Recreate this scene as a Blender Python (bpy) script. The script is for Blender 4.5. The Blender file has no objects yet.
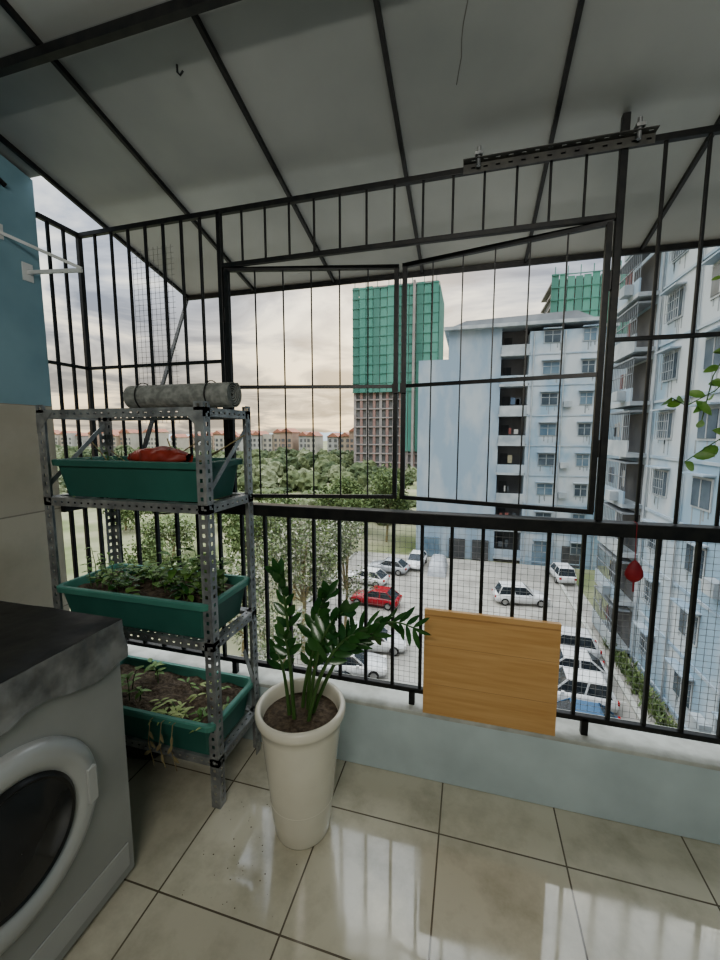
import bpy, bmesh, math, random
import numpy as np
from mathutils import Vector, Matrix, noise
random.seed(7); rng=np.random.default_rng(7)
scene=bpy.context.scene

# ------------------------------------------------------------------ materials
def pmat(name,c1,c2=None,rough=.5,metal=0,scale=8,bump=0,detail=4,lo=.35,hi=.65,rough2=None,spec=.5,stretch=(1,1,1),bscale=None):
    m=bpy.data.materials.new(name); m.use_nodes=True; nt=m.node_tree; N=nt.nodes; L=nt.links
    b=N['Principled BSDF']; b.inputs['Roughness'].default_value=rough; b.inputs['Metallic'].default_value=metal
    b.inputs['Specular IOR Level'].default_value=spec
    tc=N.new('ShaderNodeTexCoord'); mp=N.new('ShaderNodeMapping'); mp.inputs['Scale'].default_value=stretch
    L.new(tc.outputs['Object'],mp.inputs['Vector'])
    nz=N.new('ShaderNodeTexNoise'); nz.inputs['Scale'].default_value=scale; nz.inputs['Detail'].default_value=detail
    L.new(mp.outputs['Vector'],nz.inputs['Vector'])
    cr=N.new('ShaderNodeValToRGB'); cr.color_ramp.elements[0].position=lo; cr.color_ramp.elements[1].position=hi
    if c2 is None: c2=tuple(x*.85 for x in c1)
    cr.color_ramp.elements[0].color=(*c1,1); cr.color_ramp.elements[1].color=(*c2,1)
    L.new(nz.outputs['Fac'],cr.inputs['Fac']); L.new(cr.outputs['Color'],b.inputs['Base Color'])
    if rough2 is not None:
        mr=N.new('ShaderNodeMapRange'); mr.inputs['From Min'].default_value=lo; mr.inputs['From Max'].default_value=hi
        mr.inputs['To Min'].default_value=rough; mr.inputs['To Max'].default_value=rough2
        L.new(nz.outputs['Fac'],mr.inputs['Value']); L.new(mr.outputs['Result'],b.inputs['Roughness'])
    if bump:
        bn=N.new('ShaderNodeBump'); bn.inputs['Strength'].default_value=bump; bn.inputs['Distance'].default_value=.01
        if bscale:
            n2=N.new('ShaderNodeTexNoise'); n2.inputs['Scale'].default_value=bscale; L.new(mp.outputs['Vector'],n2.inputs['Vector']); L.new(n2.outputs['Fac'],bn.inputs['Height'])
        else: L.new(nz.outputs['Fac'],bn.inputs['Height'])
        L.new(bn.outputs['Normal'],b.inputs['Normal'])
    return m

def tile_mat(name,c1,c2,grout,w,h,org,plane,mortar=.003,rough=.12,rough2=.35,dirt=(.35,.33,.27),dirtamt=.5,spec=.5,rlo=.4,rhi=.62):
    m=bpy.data.materials.new(name); m.use_nodes=True; nt=m.node_tree; N=nt.nodes; L=nt.links
    b=N['Principled BSDF']; b.inputs['Specular IOR Level'].default_value=spec
    tc=N.new('ShaderNodeTexCoord'); sp=N.new('ShaderNodeSeparateXYZ'); L.new(tc.outputs['Object'],sp.inputs[0])
    cb=N.new('ShaderNodeCombineXYZ')
    for i,ax in enumerate(plane):
        a=N.new('ShaderNodeMath'); a.operation='SUBTRACT'; a.inputs[1].default_value=org[i]-40*(w,h)[i]
        L.new(sp.outputs[ax],a.inputs[0]); L.new(a.outputs[0],cb.inputs[i])
    br=N.new('ShaderNodeTexBrick'); br.offset=0; br.squash=1
    br.inputs['Scale'].default_value=1; br.inputs['Brick Width'].default_value=w; br.inputs['Row Height'].default_value=h
    br.inputs['Mortar Size'].default_value=mortar; br.inputs['Mortar Smooth'].default_value=.1
    br.inputs['Color1'].default_value=(*c1,1); br.inputs['Color2'].default_value=(*c2,1); br.inputs['Mortar'].default_value=(*grout,1)
    L.new(cb.outputs[0],br.inputs['Vector'])
    nz=N.new('ShaderNodeTexNoise'); nz.inputs['Scale'].default_value=5; nz.inputs['Detail'].default_value=8; nz.inputs['Roughness'].default_value=.65
    L.new(tc.outputs['Object'],nz.inputs['Vector'])
    cr=N.new('ShaderNodeValToRGB'); cr.color_ramp.elements[0].position=.45; cr.color_ramp.elements[1].position=.75
    cr.color_ramp.elements[0].color=(0,0,0,1); cr.color_ramp.elements[1].color=(dirtamt,dirtamt,dirtamt,1)
    L.new(nz.outputs['Fac'],cr.inputs['Fac'])
    mx=N.new('ShaderNodeMixRGB'); L.new(cr.outputs['Color'],mx.inputs['Fac']); L.new(br.outputs['Color'],mx.inputs['Color1']); mx.inputs['Color2'].default_value=(*dirt,1)
    L.new(mx.outputs['Color'],b.inputs['Base Color'])
    n2=N.new('ShaderNodeTexNoise'); n2.inputs['Scale'].default_value=3; n2.inputs['Detail'].default_value=5; L.new(tc.outputs['Object'],n2.inputs['Vector'])
    mr=N.new('ShaderNodeMapRange'); mr.inputs['From Min'].default_value=rlo; mr.inputs['From Max'].default_value=rhi
    mr.inputs['To Min'].default_value=rough; mr.inputs['To Max'].default_value=rough2; L.new(n2.outputs['Fac'],mr.inputs['Value'])
    L.new(mr.outputs['Result'],b.inputs['Roughness'])
    bn=N.new('ShaderNodeBump'); bn.inputs['Strength'].default_value=.3; bn.inputs['Distance'].default_value=.002; bn.invert=True
    L.new(br.outputs['Fac'],bn.inputs['Height']); L.new(bn.outputs['Normal'],b.inputs['Normal'])
    return m

M_floor=tile_mat('floor_tile',(.62,.59,.48),(.57,.54,.44),(.13,.11,.08),.41,.41,(-.064,1.287),'XY',mortar=.0028,dirt=(.24,.22,.15),dirtamt=.6,rough=.05,rough2=.17,spec=.9,rlo=.42,rhi=.66)
M_walltile=tile_mat('wall_tile',(.52,.49,.41),(.47,.44,.37),(.28,.26,.22),.30,.45,(1.36,1.52),'YZ',mortar=.003,rough=.15,rough2=.25)
M_blue=pmat('wall_blue_paint',(.25,.39,.45),(.19,.32,.38),rough=.7,scale=3,bump=.05)
M_parapet=pmat('parapet_paint',(.56,.65,.67),(.46,.54,.56),rough=.55,scale=4,bump=.1,detail=8)
M_sill=pmat('sill_concrete',(.58,.60,.57),(.40,.41,.38),rough=.8,scale=12,bump=.3,detail=8)
M_sheet=pmat('roof_sheet',(.37,.38,.37),(.26,.275,.27),rough=.42,metal=.15,scale=1.3,detail=10,bump=.12,lo=.35,hi=.68,rough2=.6)
M_sheet2=pmat('roof_sheet_near',(.48,.48,.46),(.38,.39,.38),rough=.5,metal=.1,scale=1.6,detail=8)
M_stain=pmat('roof_stain',(.08,.08,.07),(.13,.13,.12),rough=.8,scale=30)
M_iron=pmat('dark_painted_iron',(.014,.016,.018),(.028,.028,.027),rough=.42,metal=.3,scale=30)
M_galv=pmat('galvanised_steel',(.42,.43,.43),(.22,.23,.24),rough=.45,metal=.55,scale=18,detail=6)
M_wire=pmat('wire',(.20,.20,.20),(.28,.28,.27),rough=.5,metal=.5,scale=40)
M_green=pmat('planter_plastic',(.035,.13,.105),(.045,.16,.13),rough=.45,scale=6)
M_greenLit=pmat('planter_plastic_lit',(.10,.29,.235),(.08,.24,.195),rough=.5,scale=6)  # same plastic, light on the rims painted in as paler green
M_soil=pmat('soil',(.15,.115,.08),(.055,.04,.028),rough=.95,scale=60,bump=1,detail=8)
M_ceramic=pmat('white_glazed_ceramic',(.78,.75,.65),(.70,.67,.58),rough=.14,scale=4)
M_leaf=pmat('zz_leaf',(.02,.075,.022),(.045,.13,.032),rough=.25,scale=12)
M_stem=pmat('zz_stem',(.08,.16,.05),(.05,.11,.03),rough=.4,scale=20)
M_herb=pmat('herb_leaf',(.10,.22,.05),(.19,.32,.09),rough=.5,scale=20)
M_herb2=pmat('herb_leaf_yellow',(.40,.47,.20),(.28,.38,.13),rough=.5,scale=20)
M_twig=pmat('twig',(.20,.16,.09),(.30,.26,.14),rough=.8,scale=30)
M_bamboo=pmat('bamboo_board',(.66,.42,.19),(.56,.32,.125),rough=.42,scale=3,stretch=(1.5,1,26),detail=5,lo=.3,hi=.7)
M_bamedge=pmat('bamboo_edge',(.48,.27,.11),None,rough=.5)
M_red=pmat('red_fabric',(.30,.02,.025),(.2,.012,.02),rough=.6,scale=25)
M_redt=pmat('red_plastic',(.34,.05,.03),(.22,.03,.02),rough=.5,scale=15)
M_mat=pmat('rolled_mat_grey',(.30,.31,.29),(.18,.19,.18),rough=.85,scale=50,bump=.4)
M_silver=pmat('washer_silver',(.40,.41,.40),(.34,.35,.34),rough=.35,metal=.2,scale=3)
M_washdk=pmat('washer_black_top',(.012,.013,.014),(.02,.02,.02),rough=.35,scale=10)
M_cover=pmat('washer_cover',(.012,.013,.014),(.022,.023,.024),rough=.38,scale=9,bump=.35,bscale=14)
M_film=pmat('washer_cover_skirt',(.12,.125,.125),(.26,.265,.26),rough=.25,scale=14,bump=.8,bscale=18)
M_ring=pmat('washer_ring',(.52,.53,.52),(.44,.45,.45),rough=.3,scale=3,metal=.2)
M_glassdk=pmat('washer_glass',(.02,.022,.025),(.03,.03,.035),rough=.12,scale=3)
M_whitemetal=pmat('white_metal',(.66,.67,.67),(.55,.56,.55),rough=.4,scale=10)
M_rubber=pmat('black_rubber',(.012,.012,.012),(.02,.02,.02),rough=.7)

# ------------------------------------------------------------------ mesh builder
class MB:
    def __init__(s): s.v=[]; s.f=[]; s.m=[]; s.sm=[]; s.mats=[]
    def mi(s,m):
        if m not in s.mats: s.mats.append(m)
        return s.mats.index(m)
    def add(s,vs,fs,m,smooth=False):
        o=len(s.v); i=s.mi(m); s.v.extend([tuple(x) for x in vs])
        for f in fs: s.f.append(tuple(o+k for k in f)); s.m.append(i); s.sm.append(smooth)
    def box(s,a,b,m):
        x0,y0,z0=a; x1,y1,z1=b
        s.add([(x0,y0,z0),(x1,y0,z0),(x1,y1,z0),(x0,y1,z0),(x0,y0,z1),(x1,y0,z1),(x1,y1,z1),(x0,y1,z1)],
          [(3,2,1,0),(4,5,6,7),(0,1,5,4),(1,2,6,5),(2,3,7,6),(3,0,4,7)],m)
    def beam(s,p,q,w,h,m,up=(0,0,1)):
        p=Vector(p);q=Vector(q); d=(q-p).normalized(); u=Vector(up)
        if abs(d.dot(u))>.98: u=Vector((0,1,0))
        r=d.cross(u).normalized(); u=r.cross(d)
        vs=[]
        for c in (p,q):
            for a,b in ((-1,-1),(1,-1),(1,1),(-1,1)): vs.append(c+r*a*w/2+u*b*h/2)
        s.add(vs,[(0,1,2,3),(7,6,5,4),(0,4,5,1),(1,5,6,2),(2,6,7,3),(3,7,4,0)],m)
    def tube(s,pts,rad,m,n=8,caps=True,smooth=True):
        pts=[Vector(p) for p in pts]; 
        if not hasattr(rad,'__len__'): rad=[rad]*len(pts)
        vs=[];fs=[]; ref=None
        for i,p in enumerate(pts):
            d=(pts[min(i+1,len(pts)-1)]-pts[max(i-1,0)]).normalized()
            if ref is None:
                ref=Vector((0,0,1)) if abs(d.z)<.9 else Vector((1,0,0))
            r=d.cross(ref).normalized(); u=r.cross(d); ref=u
            for k in range(n):
                a=2*math.pi*k/n; vs.append(p+(r*math.cos(a)+u*math.sin(a))*rad[i])
        for i in range(len(pts)-1):
            for k in range(n): fs.append((i*n+k,i*n+(k+1)%n,(i+1)*n+(k+1)%n,(i+1)*n+k))
        s.add(vs,fs,m,smooth)
        if caps:
            s.add(vs[:n],[tuple(range(n))],m); s.add(vs[-n:],[tuple(range(n))[::-1]],m)
    def lathe(s,c,prof,m,n=40,smooth=True,axis='z'):
        vs=[];fs=[]
        for r,z in prof:
            for k in range(n):
                a=2*math.pi*k/n
                if axis=='z': vs.append((c[0]+r*math.cos(a),c[1]+r*math.sin(a),c[2]+z))
                else: vs.append((c[0]+z,c[1]+r*math.cos(a),c[2]+r*math.sin(a)))
        for i in range(len(prof)-1):
            for k in range(n): fs.append((i*n+k,i*n+(k+1)%n,(i+1)*n+(k+1)%n,(i+1)*n+k))
        s.add(vs,fs,m,smooth)
    def prism(s,poly,axis,a,b,m):
        n=len(poly)
        def P(u,v,w):
            return {'y':(u,w,v),'x':(w,u,v),'z':(u,v,w)}[axis]
        vs=[P(u,v,a) for u,v in poly]+[P(u,v,b) for u,v in poly]
        fs=[tuple(range(n)),tuple(range(2*n-1,n-1,-1))]+[(i,i+n,(i+1)%n+n,(i+1)%n) for i in range(n)]
        s.add(vs,fs,m)
    def grid(s,nu,nv,fn,m,smooth=True):
        vs=[fn(i/nu,j/nv) for i in range(nu+1) for j in range(nv+1)]
        fs=[(i*(nv+1)+j,(i+1)*(nv+1)+j,(i+1)*(nv+1)+j+1,i*(nv+1)+j+1) for i in range(nu) for j in range(nv)]
        s.add(vs,fs,m,smooth)
    def leaf(s,base,d,L,W,m,nrm=None,curl=.15):
        d=Vector(d).normalized(); nrm=Vector(nrm if nrm is not None else (0,0,1))
        if abs(d.dot(nrm.normalized()))>.95: nrm=Vector((1,.2,0))
        r=d.cross(nrm).normalized(); u=r.cross(d); base=Vector(base)
        prof=[(0,.08),(.2,.75),(.45,1),(.7,.8),(.88,.42),(1,.02)]
        vs=[];fs=[]
        for t,w in prof:
            c=base+d*L*t-u*(curl*L*t*t)
            vs+= [c-r*W/2*w+u*.12*W*w, c, c+r*W/2*w+u*.12*W*w]
        for i in range(len(prof)-1):
            a=i*3; fs+=[(a,a+1,a+4,a+3),(a+1,a+2,a+5,a+4)]
        s.add(vs,fs,m,True)
    def obj(s,name,bevel=0,segs=2,recalc=True):
        me=bpy.data.meshes.new(name); me.from_pydata(s.v,[],s.f)
        for m in s.mats: me.materials.append(m)
        me.polygons.foreach_set('material_index',s.m); me.polygons.foreach_set('use_smooth',s.sm); me.update()
        if recalc:
            bm=bmesh.new(); bm.from_mesh(me); bmesh.ops.recalc_face_normals(bm,faces=bm.faces); bm.to_mesh(me); bm.free()
        o=bpy.data.objects.new(name,me); scene.collection.objects.link(o)
        if bevel:
            b=o.modifiers.new('bevel','BEVEL'); b.width=bevel; b.segments=segs; b.limit_method='ANGLE'; b.angle_limit=math.radians(50)
        return o

XL=-1.765; XR=1.75; YP=1.50; YR=1.545; YB=-1.25; YW=1.355
def roofz(y): return 2.398-.247*(y-YR)

# ------------------------------------------------------------------ room shell
m=MB(); m.box((XL-.12,YB-.1,-.15),(XR+.12,1.68,0),M_floor); m.obj('floor')
m=MB()
m.box((XL-.12,YB-.1,0),(XL,YW,1.52),M_walltile)
m.prism([(YB-.1,1.52),(YW,1.52),(YW,roofz(YW)-.01),(YB-.1,roofz(YB-.1)-.01)],'x',XL-.12,XL-.0,M_blue)
m.obj('wall_left')
m=MB()
m.prism([(YB-.1,0),(1.50,0),(1.50,roofz(1.50)-.01),(YB-.1,roofz(YB-.1)-.01)],'x',XR,XR+.12,M_blue); m.obj('wall_right')
M_cream=pmat('back_wall_paint',(.60,.60,.56),(.54,.54,.50),rough=.7,scale=3)
m=MB(); m.box((XL,YB-.1,0),(XR,YB,3.06),M_cream); m.obj('wall_back')
M_door=pmat('door_white',(.6,.6,.58),(.52,.52,.5),rough=.4,scale=5)
m=MB(); m.box((-.3,YB+.002,.002),(.6,YB+.04,2.1),M_door); m.box((-.25,YB+.04,1.0),(.55,YB+.05,2.0),M_door); m.box((-.25,YB+.04,.1),(.55,YB+.05,.9),M_door)
m.tube([(.5,YB+.05,1.0),(.5,YB+.09,1.0),(.4,YB+.09,1.0)],.01,M_galv); m.obj('door_1')
m=MB()
m.box((XL,YP,0),(XR,1.66,.275),M_parapet)
m.box((XL,YP-.004,.275),(XR,1.67,.292),M_sill)
m.box((XL-.12,YW,0),(XL,1.66,.292),M_parapet)
m.obj('wall_front',bevel=.004)
# roof sheets
m=MB()
XE=-1.70
xs=[XE,-1.238,-.745,-.263,.234,.723,1.21,1.9]
YM=1.01
for i in range(len(xs)-1):
    a,b=xs[i]+.002,xs[i+1]-.002
    a2=a if i else XL-.12
    m.prism([(YW,roofz(YW)),(2.20,roofz(2.20)),(2.20,roofz(2.20)+.012),(YW,roofz(YW)+.012)],'x',a,b,M_sheet)
    m.prism([(YM,roofz(YM)),(YW,roofz(YW)),(YW,roofz(YW)+.012),(YM,roofz(YM)+.012)],'x',a2,b,M_sheet)
    m.prism([(YB-.1,roofz(YB-.1)),(YM,roofz(YM)),(YM,roofz(YM)+.012),(YB-.1,roofz(YB-.1)+.012)],'x',a2,b,M_sheet if i>1 else M_sheet2)
    m.prism([(YB-.1,roofz(YB-.1)+.012),(2.20,roofz(2.20)+.012),(2.20,roofz(2.20)+.03),(YB-.1,roofz(YB-.1)+.03)],'x',a,b+.01,M_sheet)
def crack(pts,w):
    for (xa_,ya_),(xb_,yb_) in zip(pts,pts[1:]):
        m.beam((xa_,ya_,roofz(ya_)-.0008),(xb_,yb_,roofz(yb_)-.0008),w,.0012,M_stain)
pts=[(.03,.80)]
for k in range(16): pts.append((pts[-1][0]-.004+random.uniform(-.006,.006),pts[-1][1]+.035))
crack(pts,.0018)
for k in range(34):
    cx=-.04+random.gauss(0,.05); cy0=1.13+random.gauss(0,.012); crack([(cx,cy0),(cx+random.uniform(.003,.02),cy0+random.uniform(-.006,.006))],random.uniform(.002,.006))
m.obj('ceiling')
m=MB()
for x in [XE+.01]+xs[1:-1]+[1.72]:
    m.beam((x,YB,roofz(YB)-.008),(x,2.19,roofz(2.19)-.008),.013,.018,M_iron)
m.beam((XE,2.19,roofz(2.19)-.014),(1.88,2.19,roofz(2.19)-.014),.014,.024,M_iron)
m.beam((XL,YM,roofz(YM)-.03),(XR,YM,roofz(YM)-.03),.022,.028,M_iron)
m.beam((XL,.80,roofz(.80)-.03),(XR,.80,roofz(.80)-.03),.02,.02,M_iron)
m.beam((-1.69,2.18,roofz(2.18)-.03),(-1.50,YR+.03,1.33),.015,.015,M_iron)
m.beam((-1.50,YR+.03,1.33),(-1.50,YR,1.1),.015,.015,M_iron)
m.beam((1.6,2.18,roofz(2.18)-.03),(1.5,YR+.03,1.33),.015,.015,M_iron)
m.tube([(-.88,1.14,roofz(1.14)),(-.88,1.14,roofz(1.14)-.02),(-.87,1.14,roofz(1.14)-.03),(-.86,1.14,roofz(1.14)-.02)],.003,M_iron)
m.obj('roof_frame')

# ------------------------------------------------------------------ railing
m=MB()
m.box((XL-.02,YR-.028,1.050),(XR,YR+.028,1.098),M_iron)
m.box((XL-.02,YR-.012,.345),(XR,YR+.012,.365),M_iron)
x=XL+.0
while x<XR:
    m.box((x-.0065,YR-.010,.365),(x+.0065,YR+.010,1.05),M_iron); x+=.114
for x in (XL,-1.026,-.2,.441,1.2): m.box((x-.012,YR-.012,.285),(x+.012,YR+.012,.36),M_iron)
m.box((XL-.03,YW,1.05),(XL+.02,YR,1.10),M_iron); m.box((XL-.012,YW,.345),(XL+.012,YR,.365),M_iron)
for y in (1.40,1.47): m.box((XL-.008,y-.008,.365),(XL+.008,y+.008,1.05),M_iron)
m.obj('balcony_railing',bevel=.003)
m=MB()
def wiremesh(x0,x1,z0,z1,y,step,w):
    x=x0
    while x<=x1+1e-4: m.box((x-w/2,y-w/2,z0),(x+w/2,y+w/2,z1),M_wire); x+=step
    z=z0
    while z<=z1+1e-4: m.box((x0,y-w/2,z-w/2),(x1,y+w/2,z+w/2),M_wire); z+=step
wiremesh(-.95,XR-.02,.37,1.04,YR+.018,.023,.0011)
wiremesh(-1.49,-1.27,1.45,2.22,YR+.018,.023,.0011)
m.obj('wire_mesh')

# ------------------------------------------------------------------ security grille
ZT=2.305; ZO=2.095; ZH=1.71
m=MB()
def bar(x,z0,z1,w=.014): m.box((x-w/2,YR-w/2,z0),(x+w/2,YR+w/2,z1),M_iron)
def hb(x0,x1,z,w=.02): m.box((x0,YR-w/2,z-w/2),(x1,YR+w/2,z+w/2),M_iron)
hb(XL-.012,XR,ZT,.020)
for x in (XL,-1.026,1.6): bar(x,1.10,ZT,.020)
bar(.441,1.10,roofz(YR)-.005,.022)
hb(-1.026,.441,ZO,.018); hb(XL,-1.026,ZH,.014); hb(.441,XR,ZH,.014)
n=8
for i in range(1,n): bar(XL+(.739)*i/n,1.10,ZT,.011)
n=14
for i in range(1,n): bar(-1.026+1.467*i/n,ZO,ZT,.008)
x=.441+.115
while x<XR: bar(x,1.10,ZT,.010); x+=.115
m.box((XL-.010,YW,ZT-.010),(XL+.010,YR,ZT+.010),M_iron); m.box((XL-.007,YW,ZH-.007),(XL+.007,YR,ZH+.007),M_iron)
for y in (1.40,1.47): m.box((XL-.006,y-.006,1.10),(XL+.006,y+.006,ZT),M_iron)
m.obj('window_grille',bevel=.002)
def casement(hx,sgn,phi,W=.722):
    m=MB(); z0,z1=1.128,2.08
    c,s=math.cos(phi),math.sin(phi)
    def P(u,z,): return (hx+sgn*u*c, YR+u*s, z)
    def B(u0,z0_,u1,z1_,w): m.beam(P(u0,z0_),P(u1,z1_),w,w,M_iron,up=(0,0,1) if z0_==z1_ else (0,1,0))
    B(.014,z0,.014,z1,.018); B(W,z0,W,z1,.018)
    B(.005,z0,W+.009,z0,.016); B(.005,z1,W+.009,z1,.016); B(0.014,1.60,W,1.60,.014)
    for i in range(1,6):
        u=.014+(W-.014)*i/6; B(u,z0,u,z1,.0048)
    for z in (1.35,1.9): m.tube([(hx,YR+.004,z-.03),(hx,YR+.004,z+.03)],.010,M_iron)
    m.box((P(W,1.6)[0]-.012,P(W,1.6)[1]-.02,1.57),(P(W,1.6)[0]+.012,P(W,1.6)[1]-.005,1.61),M_iron)
    return m.obj('grille_casement')
casement(-1.014,1,math.radians(13)); casement(.429,-1,math.radians(12.6))

def slotted(m,p,q,leg1,leg2,mat,w=.036,t=.002,pitch=.04,slot=.02):
    p=Vector(p);q=Vector(q); d=(q-p); Ln=d.length; d.normalize()
    for leg,oth in ((Vector(leg1),Vector(leg2)),(Vector(leg2),Vector(leg1))):
        for a,b in ((0,.012),(w-.012,w)):
            c=p+leg*(a+b)/2; c2=q+leg*(a+b)/2
            m.beam(c,c2,(b-a),t,mat,up=oth)
        s=0
        while s<Ln:
            e=min(s+pitch-slot,Ln); c=p+leg*(w/2)+d*s; c2=p+leg*(w/2)+d*e
            m.beam(c,c2,w-.024+.0005,t,mat,up=oth); s+=pitch
M_angdk=pmat('slotted_angle_dark',(.07,.07,.07),(.11,.11,.10),rough=.5,metal=.5,scale=20)
m=MB()
slotted(m,(-.05,YR-.016,ZT+.012),(.52,YR-.016,ZT+.012),(0,0,-1),(0,-1,0),M_angdk,w=.030,slot=.014)
for x in (0.0,.47):
    m.tube([(x,YR-.035,ZT-.01),(x,YR-.035,ZT+.05)],.007,M_galv); m.box((x-.012,YR-.048,ZT+.02),(x+.012,YR-.022,ZT+.03),M_galv)
m.obj('slotted_angle_bracket')

# ------------------------------------------------------------------ shelf rack
x0,x1,y0,y1=-1.60,-.862,1.165,1.465; zt=1.51
m=MB()
for (x,y,lx,ly) in ((x0,y0,1,1),(x1,y0,-1,1),(x0,y1,1,-1),(x1,y1,-1,-1)):
    slotted(m,(x,y,0),(x,y,zt),(lx,0,0),(0,ly,0),M_galv,slot=.014,pitch=.032)
shelves=(.20,.655,1.155,1.49)
for z in shelves:
    kw=dict(w=.031,slot=.011,pitch=.032)
    slotted(m,(x0,y0,z),(x1,y0,z),(0,0,-1),(0,1,0),M_galv,**kw)
    slotted(m,(x0,y1,z),(x1,y1,z),(0,0,-1),(0,-1,0),M_galv,**kw)
    slotted(m,(x0,y0,z),(x0,y1,z),(0,0,-1),(1,0,0),M_galv,**kw)
    slotted(m,(x1,y0,z),(x1,y1,z),(0,0,-1),(-1,0,0),M_galv,**kw)
for z in shelves:
    for i in range(1,4):
        x=x0+(x1-x0)*i/4; m.box((x-.012,y0,z-.004),(x+.012,y1,z),M_galv)
for x in (x0+.003,x1-.003):
    m.beam((x,y0+.02,1.20),(x,y1-.01,1.44),.018,.003,M_galv,up=(1,0,0))
    m.beam((x,y1-.02,.30),(x,y0+.2,.52),.018,.003,M_galv,up=(1,0,0))
for x,sx in ((x0,1),(x1,-1)):
    m.prism([(x,1.48),(x+sx*.08,1.48),(x,1.40)],'y',y0-.003,y0-.001,M_galv)
m.obj('storage_rack')

def planter(zb,xa,xb,ya,yb,h,mat,rimmat):
    m=MB()
    def rr(ins,z,r=.03):
        pts=[]; r=max(r-ins*.3,.01)
        for cx,cy,a0 in ((xb-ins-r,yb-ins-r,0),(xa+ins+r,yb-ins-r,90),(xa+ins+r,ya+ins+r,180),(xb-ins-r,ya+ins+r,270)):
            for k in range(5):
                a=math.radians(a0+k*22.5); pts.append((cx+r*math.cos(a),cy+r*math.sin(a),z))
        return pts
    rings=[rr(.035,zb),rr(.014,zb+h-.025),rr(.0,zb+h-.024),rr(-.002,zb+h-.004),rr(.002,zb+h),rr(.016,zb+h),rr(.02,zb+h-.008),rr(.028,zb+h-.035)]
    n=len(rings[0]); vs=[p for r in rings for p in r]
    fs=[(i*n+k,i*n+(k+1)%n,(i+1)*n+(k+1)%n,(i+1)*n+k) for i in range(len(rings)-1) for k in range(n)]
    m.add(vs[:2*n],[tuple(range(n))[::-1]]+[f for f in fs[:n]],mat)
    m.add(vs,fs[n:],rimmat)
    m.grid(26,12,lambda u,v:(xa+.027+(xb-xa-.054)*u,ya+.027+(yb-ya-.054)*v,zb+h-.032+.02*noise.noise(Vector(((xa+(xb-xa)*u)*18,(ya+(yb-ya)*v)*18,zb)))),M_soil)
    return m
def sprig(m,base,h,n,L,W,mat,lean=(0,0)):
    b=Vector(base); tip=b+Vector((lean[0],lean[1],h)); mid=(b+tip)/2+Vector((random.uniform(-.01,.01),random.uniform(-.01,.01),.01))
    m.tube([b,mid,tip],[.0022,.0018,.001],M_stem,5,False)
    for i in range(n):
        t=.3+.7*i/max(n-1,1); p=b.lerp(mid,t*2) if t<.5 else mid.lerp(tip,t*2-1)
        a=random.uniform(0,6.28); m.leaf(p,(math.cos(a),math.sin(a),random.uniform(-.1,.6)),L*random.uniform(.7,1.2),W,mat,curl=.3)
m=planter(1.157,-1.575,-.885,1.175,1.455,.145,M_green,M_green)
for k in range(9):
    x=-1.52+random.random()*.55; a=random.uniform(-.2,.2)
    m.tube([(x,1.3,1.28),(x+a,1.33,1.28+random.uniform(.03,.12))],.0025,M_twig,5)
for k in range(14): sprig(m,(-1.5+random.random()*.5,1.22+random.random()*.2,1.28),random.uniform(.02,.07),3,.03,.015,M_herb)
def sack(u,v):
    a=2*math.pi*v; r=.038*math.sin(math.pi*min(max(u,.04),.96))**.45*(1+.35*noise.noise(Vector((u*7,math.cos(a)*1.5,math.sin(a)*1.5))))
    return (-1.25+.26*u,1.25+math.cos(a)*r*1.5,1.312+math.sin(a)*r)
m.grid(26,18,sack,M_redt)
m.obj('planter_box')
m=planter(.657,-1.575,-.87,1.15,1.455,.145,M_green,M_greenLit)
for k in range(60):
    x=random.uniform(-1.5,-.92); y=random.uniform(1.2,1.42)
    sprig(m,(x,y,.77),random.uniform(.02,.08),random.randint(4,7),random.uniform(.03,.05),.022,random.choice((M_herb,M_herb,M_leaf)),lean=(random.uniform(-.04,.05),random.uniform(-.03,.03)))
for k in range(5): sprig(m,(-1.5+.03*k,1.25,.77),random.uniform(.1,.18),6,.03,.015,M_herb,lean=(-.05,.03))
for k in range(8): sprig(m,(-1.15+.035*k,1.3,.77),random.uniform(.10,.20),8,.055,.034,M_herb,lean=(random.uniform(-.06,.06),.02))
m.obj('planter_box')
m=planter(.202,-1.575,-.865,1.14,1.455,.145,M_green,M_greenLit)
for k in range(26):
    x=random.uniform(-1.15,-.90); y=random.uniform(1.17,1.25) if k%2 else random.uniform(1.17,1.40)
    sprig(m,(x,y,.32),random.uniform(.005,.02),4,random.uniform(.03,.05),.012,random.choice((M_herb,M_herb2,M_herb2)),lean=(random.uniform(-.06,.06),random.uniform(-.03,.03)))
for k in range(9): 
    sprig(m,(random.uniform(-1.5,-1.25),random.uniform(1.2,1.4),.32),random.uniform(.05,.11),5,.045,.02,M_herb,lean=(random.uniform(-.04,.04),0))
for k in range(3):
    x=-1.12+.05*k; m.tube([(x,1.16,.335),(x,1.125,.34),(x-.01,1.12,.25),(x+.01,1.122,.16)],.0018,M_twig,5)
    for j in range(3): m.leaf((x,1.12,.30-.04*j),(random.uniform(-1,1),-.3,-.6),.035,.014,M_twig,nrm=(0,-1,.2))
m.obj('planter_box')
M_bag=pmat('black_plastic_bag',(.015,.016,.016),(.03,.03,.03),rough=.3,scale=20,bump=.7)
m=MB()
def bag(u,v):
    a=2*math.pi*u; ph=math.pi*v; r=math.sin(ph)**.7 if 0<v<1 else 0; w=1+.22*noise.noise(Vector((math.cos(a)*2,math.sin(a)*2,v*4)))
    return (-1.36+.17*r*w*math.cos(a),1.33+.10*r*w*math.sin(a),.074-.073*math.cos(ph)*min(w,1.0))
m.grid(36,16,bag,M_bag); m.obj('plastic_bag')
m=MB()
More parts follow.
